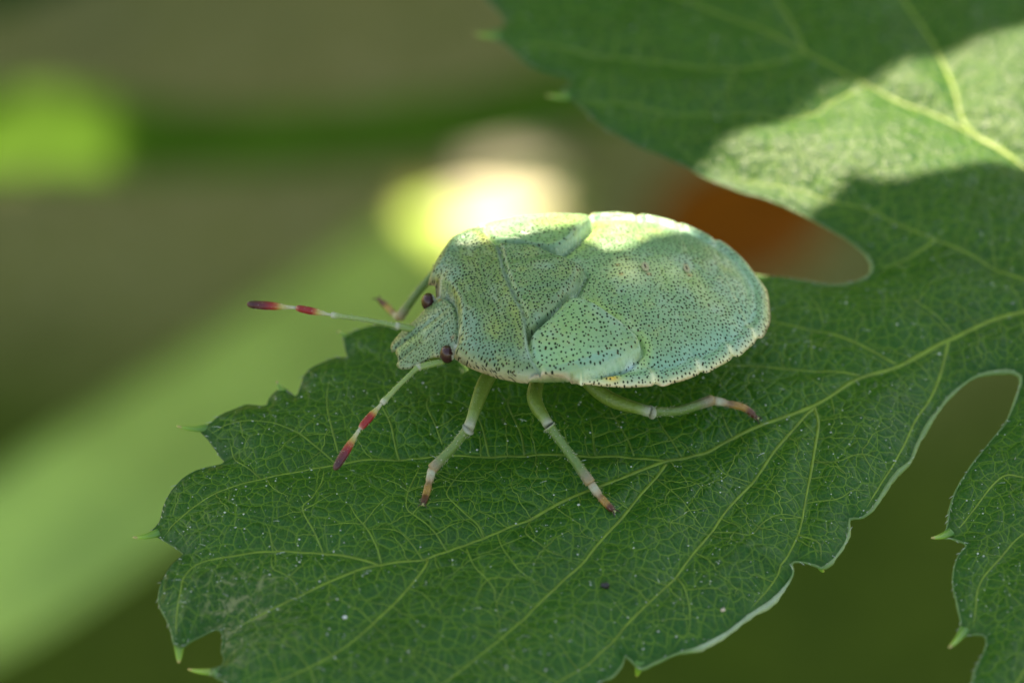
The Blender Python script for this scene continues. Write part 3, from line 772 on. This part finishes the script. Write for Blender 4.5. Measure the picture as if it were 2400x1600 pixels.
def bug_material():
    M = Mat('bug_cuticle'); o = M.obj()
    vo = M.node('ShaderNodeTexVoronoi', feature='F1', voronoi_dimensions='2D')
    M.to(M.attr('pit_at', 'Vector'), vo.inputs['Vector']); vo.inputs['Scale'].default_value = 1.0; vo.inputs['Randomness'].default_value = 0.78
    rnd = M.node('ShaderNodeSeparateColor'); M.to(vo.outputs['Color'], rnd.inputs[0])
    rad = M.math('MULTIPLY', M.attr('pit_size'), M.ramp(rnd.outputs[0], 0, 1, .72, 1.2))
    ratio = M.math('DIVIDE', vo.outputs['Distance'], M.math('MAXIMUM', rad, .001))
    pit = M.math('MULTIPLY', M.ramp(ratio, .82, 1.10, 1, 0), M.ramp(M.attr('pit_size'), .02, .08))
    halo = M.math('MULTIPLY', M.ramp(ratio, 1.0, 2.0, 1, 0), M.ramp(M.attr('pit_size'), .02, .08))
    n1 = M.noise(o, 45, 4); n2 = M.noise(o, 160, 3); n0 = M.noise(o, 11, 3); n3 = M.noise(o, 17, 4, .6, .4)
    c = M.mix(0.5, M.attr('tint', 'Color'), M.mix(n1.outputs[0], (.58, .64, .50, 1), (1.42, 1.36, 1.5, 1)), 'MULTIPLY')
    c = M.mix(M.ramp(n0.outputs[0], .5, .75, 0, .35), c, (.34, .46, .40, 1))
    c = M.mix(M.ramp(n3.outputs[0], .52, .72, 0, .32), c, (.33, .37, .10, 1))
    c = M.mix(M.math('MULTIPLY', halo, .22), c, (.06, .14, .05, 1))
    c = M.mix(M.math('MULTIPLY', pit, .97), c, M.mix(M.ramp(rnd.outputs[1], .8, .95), (.006, .011, .008, 1), (.05, .016, .006, 1)))
    M.to(c, M.b.inputs['Base Color'])
    M.to(M.ramp(n1.outputs[0], .3, .7, .26, .42), M.b.inputs['Roughness'])
    M.to(M.ramp(pit, 0, 1, .6, .05), M.b.inputs['Specular IOR Level'])
    M.b.inputs['Subsurface Weight'].default_value = .08
    M.b.inputs['Subsurface Radius'].default_value = (.6, 1, .5)
    M.b.inputs['Subsurface Scale'].default_value = .012
    h = M.math('SUBTRACT', M.math('MULTIPLY', n2.outputs[0], .25), M.ramp(ratio, .6, 1.5, 1, 0))
    b1 = M.bump(n1.outputs[0], .006, .55); b2 = M.bump(h, .0022, .7, b1)
    M.to(b2, M.b.inputs['Normal'])
    return M.m

MAT_LIMB = tinted('bug_limb', .38, .5, .15, .003, 120, .3)
MAT_EYE = tinted('bug_eye', .22, .5, 0, .0006, 220, .2)

def limb(name, P, R, stops, parent, n=12, squash=1.0, extra=None):
    """a tapering limb piece; stops: colours along its length"""
    V, F = tube(P, R, n, squash)
    u = np.linspace(0, 1, len(P)); k = np.append(np.repeat(u, n), [0, 1])
    xs = [q[0] for q in stops]; cs = np.array([q[1] for q in stops])
    col = np.stack([np.interp(k, xs, cs[:, j]) for j in range(3)] + [np.ones(len(k))], 1)
    B = Batch(); B.add(V, F, col)
    if extra: extra(B)
    return B.build(name, MAT_LIMB, parent)

GREEN = (.130, .205, .028); GREEN2 = (.108, .195, .045); PALE = (.40, .42, .30); TAN = (.34, .24, .12); BROWN = (.115, .030, .010); ORANGE = (.36, .20, .05)
def hairs(B, P, R, n, length, col=(.6, .6, .45, 1)):
    P = np.asarray(P); R = np.broadcast_to(R, (len(P),))
    for _ in range(n):
        i = random.randint(1, len(P) - 2); t = P[i + 1] - P[i]; t = t / np.linalg.norm(t)
        r = rng.normal(0, 1, 3); r -= (r @ t) * t; r /= np.linalg.norm(r)
        p = P[i] + r * R[i] * .9; d = r * .8 + t * .7; d /= np.linalg.norm(d)
        L = length * random.uniform(.5, 1.1)
        B.add(*tube(np.array([p, p + d * L * .6, p + d * L]), [.0006, .0005, .0002], 4), col)
def leg(root, pts, rf=.021, rt=.016):
    """pts: hip, thigh, knee, shin, shin end, foot 1, foot 2, tip as world points"""
    hip, thigh, knee, shin, end, f1, f2, tip = [np.asarray(p, float) for p in pts]
    P = catmull([hip, thigh, knee], 14); u = np.linspace(0, 1, len(P))
    R = rf * (.78 + .3 * np.sin(np.clip(u * 1.1, 0, 1) * math.pi) - .05 * u)
    R[-3:] *= [1.02, 1.06, .98]
    fem = limb('leg', P, R, [(0, GREEN), (.82, GREEN), (.90, (.20, .29, .09)), (.95, (.30, .34, .20)), (1, (.32, .34, .24))], root, 14, extra=lambda B: hairs(B, P, R, 20, .007))
    k0 = knee + (knee - thigh) / np.linalg.norm(knee - thigh) * .004
    T = catmull([k0, knee + (shin - knee) * .22, shin, end], 14); u = np.linspace(0, 1, len(T))
    RT = rt * (1.12 - .30 * np.sin(u * math.pi) * .8 - .12 * u); RT[:6] *= np.linspace(1.14, 1, 6)
    limb('tibia', T, RT, [(0, (.34, .36, .26)), (.05, (.25, .32, .15)), (.12, GREEN2), (.82, GREEN2), (.93, (.22, .20, .12)), (1, TAN)], fem, 14, extra=lambda B: hairs(B, T, RT, 70, .009))
    Ft = catmull([end, f1, f2, tip], 10); u = np.linspace(0, 1, len(Ft))
    RF = rt * (.80 - .22 * u) * (1 - .22 * np.exp(-((u - .36) / .05) ** 2)) * np.where(u > .93, .75, 1); RF[0] *= .8
    def claws(B):
        hairs(B, Ft, RF, 40, .012, (.5, .4, .25, 1))
        d = tip - f2; d /= np.linalg.norm(d); sd = np.cross(d, [0, 0, 1.0]); sd /= np.linalg.norm(sd)
        for sg in (-1, 1):
            c = np.array([tip, tip + d * .010 + sd * sg * .009 + np.array([0, 0, .003]), tip + d * .018 + sd * sg * .013 - np.array([0, 0, .004])])
            B.add(*tube(catmull(c, 4), np.linspace(.0032, .0006, 9), 6), (.03, .012, .006, 1))
            B.add(*tube(np.array([tip, tip + d * .006 + sd * sg * .004]), [.004, .0045], 6), (.42, .40, .16, 1))
    limb('tarsus', Ft, RF, [(0, TAN), (.16, PALE), (.34, (.36, .26, .15)), (.42, (.22, .13, .06)), (.52, ORANGE), (.66, ORANGE), (.76, BROWN), (1, (.06, .014, .006))], fem, 12, extra=claws)

def antenna(root, P0, joints):
    """joints: base, end of short first piece, end of long piece, end of red piece, tip (world points)"""
    j = [np.asarray(x, float) for x in joints]
    A = resample(catmull([j[0], j[1]], 8), .006); 
    B_ = resample(np.array([j[1], (j[1] + j[2]) / 2 + np.array([0, 0, .004]), j[2]]), .008)
    u = np.linspace(0, 1, len(B_))
    R = .0085 * (.92 - .12 * np.sin(u * math.pi) + .10 * u)
    V = np.vstack([A[:-1], B_]); RA = np.full(len(A) - 1, .0105); RA[-2:] = .0095
    RR = np.concatenate([RA, R]); k = len(A) - 1
    RR[k - 1:k + 2] = (.0115, .0105, .0095); RR[-3:] = (.0100, .0098, .0085)
    f = k / len(V)
    base = limb('antenna', V, RR, [(0, (.16, .27, .06)), (max(.01, f - .05), (.20, .30, .09)), (f, (.42, .42, .34)), (f + .04, (.2, .31, .09)), (.93, (.26, .35, .12)), (1, (.48, .47, .38))], root, 12, extra=lambda B: hairs(B, V, RR, 60, .008))
    def seg(a, b, r, stops):
        u = np.linspace(0, 1, 26); Q = a + (b - a) * u[:, None]
        prof = np.interp(u, [0, .08, .22, .38, .62, .86, .95, 1], [.34, .40, .55, .88, 1.0, .92, .74, .32])
        RR = r * prof
        limb('antenna_segment', Q, RR, stops, base, 12, extra=lambda B: hairs(B, Q, RR, 40, .006))
    YEL = (.44, .36, .10); RED = (.30, .012, .016); DRK = (.055, .012, .018)
    seg(j[2], j[3], .0118, [(0, (.46, .46, .34)), (.22, (.44, .42, .22)), (.36, YEL), (.46, (.42, .10, .03)), (.54, RED), (.9, RED), (.96, (.42, .12, .08)), (1, (.5, .4, .34))])
    seg(j[3], j[4], .0132, [(0, (.46, .46, .36)), (.14, (.46, .44, .26)), (.30, YEL), (.40, (.40, .10, .03)), (.50, RED), (.66, (.14, .012, .025)), (.9, DRK), (1, (.10, .03, .03))])

def build_bug():
    root = bpy.data.objects.new('shield_bug', None); link(root)
    tag(root, 'pale green shield bug nymph with black pits and red banded antennae standing on the leaf', 'bug')
    bd = build_body(root)
    # eyes
    for sg in (-1, 1):
        u = np.linspace(0, math.pi, 15); v = np.linspace(0, 2 * math.pi, 20, endpoint=False)
        V = []; F = []
        c = body(-.209, sg * .119, .270)
        for a in u:
            for b in v:
                p = np.array([math.sin(a) * math.cos(b), math.sin(a) * math.sin(b), math.cos(a)]) * np.array([.0220, .0235, .0295])
                V.append(c + AX * (p[0] + .25 * p[2] * 0) + BX * p[1] + np.array([0, 0, p[2]]))
        m = len(v)
        for i in range(len(u) - 1):
            for k in range(m): F.append((i * m + k, i * m + (k + 1) % m, (i + 1) * m + (k + 1) % m, (i + 1) * m + k))
        V = np.array(V); loc = (V - c) @ AX
        t = np.clip((loc + .02) / .04, 0, 1)[:, None]
        col = (1 - t) * np.array([.060, .018, .018]) + t * np.array([.030, .008, .010])
        col = np.where(t > .80, np.array([.62, .62, .56]), col)
        mesh_obj('eye', V, F, MAT_EYE, root, True, {'tint': ('FLOAT_COLOR', np.column_stack([col, np.ones(len(col))]))})
    # scent glands on the midline of the abdomen
    for gs, r in ((.424, .0105), (.552, .0090)):
        z0 = float(ZC(gs)) + (.010 if gs < .5 else .003)
        B = Batch()
        an = np.linspace(0, 2 * math.pi, 16, endpoint=False)
        ring = np.array([body(gs + r * .6 * math.cos(a), r * 1.35 * math.sin(a), z0 + .001) for a in np.append(an, an[0])])
        B.add(*tube(ring, r * .46, 8, caps=False), (.42, .38, .22, 1))
        for sg in (-1, 1):
            q = np.array([body(gs - .002, sg * .004, z0 - .002), body(gs, sg * .006, z0 + .003), body(gs + .001, sg * .0075, z0 + .0045)])
            B.add(*tube(q, [.0035, .003, .0012], 7), (.10, .045, .02, 1))
        B.add(*tube(np.array([body(gs, 0, z0 - .006), body(gs, 0, z0 + .002)]), [r * .7, r * .6], 12), (.20, .12, .05, 1))
        B.build('scent_gland', MAT_LIMB, root)
    # legs: hip in body coordinates, the rest where the leg is seen and how high it stands
    def leg_at(hip, px): leg(root, [body(*hip)] + [at(x, y, z) for x, y, z in px[:-1]] + [on_leaf(px[-1][0], px[-1][1], .010)], *([.0215, .0165]))
    leg_at((-.07, -.14, .20), [(1133, 905, .19), (1098, 1003, .165), (1060, 1050, .105), (1013, 1098, .045), (1006, 1128, .032), (998, 1160, .026), (992, 1180, 0)])
    leg_at((.06, -.17, .19), [(1253, 935, .19), (1286, 996, .165), (1336, 1064, .105), (1384, 1132, .045), (1404, 1160, .032), (1423, 1182, .026), (1438, 1196, 0)])
    leg_at((.16, -.17, .18), [(1425, 932, .15), (1524, 965, .130), (1592, 962, .095), (1668, 938, .060), (1700, 944, .045), (1745, 956, .030), (1773, 979, 0)])
    # far legs, mostly behind the body
    leg(root, [body(-.07, .14, .20), at(1070, 640, .20), at(1030, 626, .190), at(975, 690, .125), at(936, 744, .05), at(926, 738, .04), at(908, 720, .03), at(888, 702, .03)], .0200, .0150)
    leg(root, [body(.06, .17, .18), body(.08, .28, .17), body(.10, .36, .13), body(.10, .40, .07), body(.11, .44, .0), body(.115, .46, -.01), body(.12, .48, -.015), body(.125, .50, -.02)], .0200, .0150)
    leg(root, [body(.16, .17, .16), body(.30, .25, .13), body(.42, .29, .10), body(.50, .27, .07), body(.58, .25, .045), body(.60, .245, .035), body(.63, .24, .025), body(.66, .235, .020)], .0200, .0150)
    # antennae
    antenna(root, None, [at(1040, 846, .235), at(979, 861, .22), at(895, 945, .19), at(843, 1005, .165), at(784, 1100, .13)])
    antenna(root, None, [at(985, 775, .235), at(930, 763, .245), at(776, 738, .27), at(692, 721, .285), at(579, 713, .30)])
    # beak folded under the head
    Pb = catmull([body(-.31, 0, .19), body(-.26, 0, .165), body(-.15, 0, .155), body(0, 0, .15)], 8)
    limb('beak', Pb, np.linspace(.014, .008, len(Pb)), [(0, GREEN), (1, GREEN)], root, 10)
    return root
BUG = build_bug()

# ------------------------------------------------------------------ things far below and behind
def blade_strip(name, pts, widths, mat, label, cat, fold=.25, thick=.02):
    """a long leaf blade with a keel, a real thickness and a bend"""
    C = catmull(np.array(pts), 12); W = catmull(np.array(widths)[:, None], 12)[:, 0]
    T = np.gradient(C, axis=0); T /= np.linalg.norm(T, axis=1)[:, None]
    V = []; F = []; m = 9
    for c, w, t in zip(C, W, T):
        side = np.cross(t, np.array([0, -.25, .97])); side /= np.linalg.norm(side); nrm = np.cross(side, t)
        row = []
        for k in range(m):
            x = -1 + 2 * k / (m - 1); row.append(c + side * x * w / 2 + nrm * fold * w * (abs(x) - .5) * .5)
        V += row + [p - nrm * thick for p in row[::-1]]
    r = 2 * m
    for i in range(len(C) - 1):
        for k in range(r): F.append((i * r + k, i * r + (k + 1) % r, (i + 1) * r + (k + 1) % r, (i + 1) * r + k))
    F.append(tuple(range(r))[::-1]); F.append(tuple((len(C) - 1) * r + k for k in range(r)))
    return tag(mesh_obj(name, V, F, mat), label, cat)
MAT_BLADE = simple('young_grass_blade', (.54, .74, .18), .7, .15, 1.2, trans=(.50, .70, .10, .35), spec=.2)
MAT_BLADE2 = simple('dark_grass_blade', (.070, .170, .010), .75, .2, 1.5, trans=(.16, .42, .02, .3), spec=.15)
MAT_DARKLEAF = simple('dark_leaf', (.030, .085, .014), .5, .2, 3, trans=(.08, .25, .02, .25))  # dark green all over
MAT_DEAD = simple('dead_leaf', (.26, .070, .004), .8, .25, 3, bump=.05, spec=.08)
MAT_STRAW = simple('dry_straw_leaf', (.15, .135, .085), .7, .2, 3, bump=.05)

strip_pts = [at(x, y, z) for x, y, z in [(1330, 430, -13.4), (1150, 520, -13.0), (950, 650, -12.4), (600, 915, -11.6), (200, 1200, -11.0), (-200, 1470, -11.4), (-650, 1750, -13.6), (-800, 1850, -16.1)]]
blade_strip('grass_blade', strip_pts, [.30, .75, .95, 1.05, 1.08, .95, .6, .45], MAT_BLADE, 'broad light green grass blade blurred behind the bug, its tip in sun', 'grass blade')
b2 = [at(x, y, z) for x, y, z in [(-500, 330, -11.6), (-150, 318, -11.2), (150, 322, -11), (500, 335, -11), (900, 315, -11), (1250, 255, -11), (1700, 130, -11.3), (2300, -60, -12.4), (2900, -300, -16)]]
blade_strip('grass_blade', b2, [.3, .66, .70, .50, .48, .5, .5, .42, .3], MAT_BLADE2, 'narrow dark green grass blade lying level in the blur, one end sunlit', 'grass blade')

def ovate(name, centre, length, width, yaw, tilt, mat, label, cat, curl=.2, seed=0, roll=0.0):
    """a single leaf: pointed oval with midrib fold, toothed edge and thickness"""
    n = 22; m = 9; V = []; F = []
    r = np.random.default_rng(seed)
    cy, sy = math.cos(yaw), math.sin(yaw)
    for side in (0, 1):
        for i in range(n + 1):
            u = i / n; hw = width / 2 * math.sin(math.pi * min(1, u ** .8)) ** .8 * (1 + .06 * (i % 2)) + .004
            for k in range(m):
                x = -1 + 2 * k / (m - 1)
                p = np.array([(u - .5) * length, x * hw, abs(x) * hw * curl + curl * length * .25 * (2 * u - 1) ** 2 - side * .015])
                p[2] += .02 * math.sin(7 * u + 3 * x + seed)
                p = np.array([p[0], p[1] * math.cos(roll) - p[2] * math.sin(roll), p[1] * math.sin(roll) + p[2] * math.cos(roll)])
                p = np.array([p[0] * math.cos(tilt) - p[2] * math.sin(tilt), p[1], p[0] * math.sin(tilt) + p[2] * math.cos(tilt)])
                V.append(np.array([p[0] * cy - p[1] * sy, p[0] * sy + p[1] * cy, p[2]]) + centre)
    N = (n + 1) * m
    for i in range(n):
        for k in range(m - 1):
            a = i * m + k; F.append((a, a + m, a + m + 1, a + 1)); a += N; F.append((a, a + 1, a + m + 1, a + m))
        for k in (0, m - 1):
            a = i * m + k; F.append((a, a + m, a + m + N, a + N))
    return tag(mesh_obj(name, V, F, mat), label, cat)
ovate('dead_leaf', at(1765, 520, -15.6), 1.75, 1.35, .5, .25, MAT_DEAD, 'rust brown dead leaf on the ground seen past the notch of the leaf', 'dead leaf', .18, 2)
ovate('pale_leaf', at(1205, 400, -15.7), .95, .75, .3, .2, MAT_STRAW, 'pale straw coloured dry leaf in a patch of sun on the ground', 'dead leaf', .15, 4)
ovate('pale_leaf', at(1125, 542, -13.0) + np.array([0, 0, .12]), 1.15, .50, .15, .1, simple('glare_leaf', (.72, .66, .44), .7, .15, 3), 'added cream leaf standing in for the sun glare just behind the bug', 'dead leaf', .12, 9)  # made-up pale leaf, added to make the sun glare bright
ovate('dark_leaf', at(90, -75, -8), 1.6, .75, .1, .2, MAT_DARKLEAF, 'dark green leaf blurred at the corner above the sunlit grass', 'leaf', .15, 6)

# ------------------------------------------------------------------ unseen foliage added overhead to cut the sun into shade and flecks
E1 = RGT - (RGT @ SUN) * SUN; E1 /= np.linalg.norm(E1); E2 = np.cross(SUN, E1)
def uv(P): P = np.asarray(P); return np.array([P @ E1, P @ E2])
MAT_SHADE_FOLIAGE = simple('added_shade_foliage', (.045, .125, .02), .5, .25, 2, trans=(.12, .32, .02, .3))
def overhead():
    B = Batch()
    def sheet(poly_uv, t, amp=.25, seed=0):
        """one unseen sheet, its outline cut to the shade edge, hanging at distance t towards the sun"""
        P = resample(np.array(poly_uv), .08, closed=True)
        x0, y0 = P.min(0); x1, y1 = P.max(0)
        g = np.array([(x, y) for x in np.arange(x0, x1, .2) for y in np.arange(y0, y1, .2)]); g = g[inside(g, P)]
        n = len(P)
        vo, eo, fo, *_ = delaunay_2d_cdt([Vector(p) for p in np.vstack([P, g]).tolist()], [(i, (i + 1) % n) for i in range(n)], [], 1, 1e-6)
        Q = np.array([tuple(v) for v in vo]); T = t + amp * value_noise(Q, .6, seed)
        B.add(Q[:, :1] * E1 + Q[:, 1:] * E2 + T[:, None] * SUN, [tuple(f) for f in fo])
    Lq = lambda px, py, z: tuple(uv(at(px, py, z)))
    # edge of the added sheet, cut to keep the bug and the near lobe in shade
    low = [Lq(1070, 588, .36), Lq(1120, 582, .38), Lq(1210, 566, .385), Lq(1310, 556, .37), Lq(1375, 562, .36), Lq(1400, 578, .37), Lq(1440, 592, .375), Lq(1478, 574, .37), Lq(1510, 552, .35), Lq(1570, 536, .32), Lq(1625, 525, .28),
           Lq(1850, 505, 0), Lq(1905, 462, 0), Lq(1962, 440, 0), Lq(2003, 412, 0), Lq(2048, 434, 0), Lq(2117, 444, 0), Lq(2185, 424, 0), Lq(2237, 410, 0), Lq(2282, 389, 0), Lq(2340, 375, 0), Lq(2400, 380, 0), Lq(2560, 340, 0)]
    low = np.array(low); wob = .012 * value_noise(low, 6, 5); low[:, 1] += wob
    sheet(list(map(tuple, low)) + [(2.6, .3), (3.4, -.6), (3.2, -1.9), (1.8, -3.0), (0, -3.2), (-1.8, -2.9), (-2.8, -1.8), (-3.0, .2), (-2.4, 1.2), (-1.2, 1.5), (-.4, 1.0), (-.22, .5), (-.16, .0)], 6.0, .1, 1)
    up = [Lq(1560, 402, 0), Lq(1607, 384, 0), Lq(1703, 338, 0), Lq(1820, 286, 0), Lq(1900, 241, 0), Lq(1975, 195, 0), Lq(2030, 193, 0), Lq(2065, 186, 0), Lq(2185, 128, 0), Lq(2254, 124, 0), Lq(2316, 97, 0), Lq(2400, 82, 0), Lq(2560, 40, 0)]
    sheet(up + [(2.6, 1.7), (3.4, 2.6), (2.8, 4.0), (1.2, 4.4), (-.6, 4.0), (-1.2, 2.6), (-.6, 1.3), (.1, .72)], 6.6, .1, 2)
    # small added leaves shade the ground in layers; gaps cut for sun flecks
    holes = [(uv(at(40, 318, -11)), .46, .20), (uv(at(1130, 545, -12.9)), .46, .15), (uv(at(1200, 405, -15.6)), .24, .16), (uv(at(-60, 318, -11)), .5, .24)]
    HP = np.vstack([h + np.array([ru * q * math.cos(a), rv * q * math.sin(a)]) for h, ru, rv in holes for q in (0, .35, .7, 1) for a in np.linspace(0, 6.28, 12, endpoint=False)])
    c = uv(at(1200, 800, -14)); r = np.random.default_rng(12)
    leafp = np.array([(0, -.5), (.18, -.42), (.30, -.25), (.26, -.22), (.36, -.02), (.31, 0), (.30, .2), (.24, .21), (.14, .38), (0, .55), (-.14, .38), (-.24, .21), (-.30, .2), (-.31, 0), (-.36, -.02), (-.26, -.22), (-.30, -.25), (-.18, -.42)])
    for layer in range(7):
        for gx in np.arange(-11, 11, .85):
            for gy in np.arange(-15, 13, .95):
                p = c + np.array([gx, gy]) + r.uniform(-.45, .45, 2); s = r.uniform(.9, 1.7); a = r.uniform(0, 6.28)
                L = leafp * s; L = np.column_stack([L[:, 0] * math.cos(a) - L[:, 1] * math.sin(a), L[:, 0] * math.sin(a) + L[:, 1] * math.cos(a)]) + p
                if p[1] < 4.8: continue
                if (np.abs(HP - p).max(1) < 1.4).any() and inside(HP, L).any(): continue
                t = 13 + layer * .9 + r.uniform(0, .5)
                tl = r.uniform(-.35, .35, 2)
                T = t + (L - p) @ tl
                V = L[:, :1] * E1 + L[:, 1:] * E2 + T[:, None] * SUN
                n = len(L); V = np.vstack([V, (p[0] * E1 + p[1] * E2 + (t - .08 * s) * SUN)[None]])
                B.add(V, [(n, i, (i + 1) % n) for i in range(n)])
    tag(B.build('added_shade_foliage', MAT_SHADE_FOLIAGE), kind='stuff')
overhead()
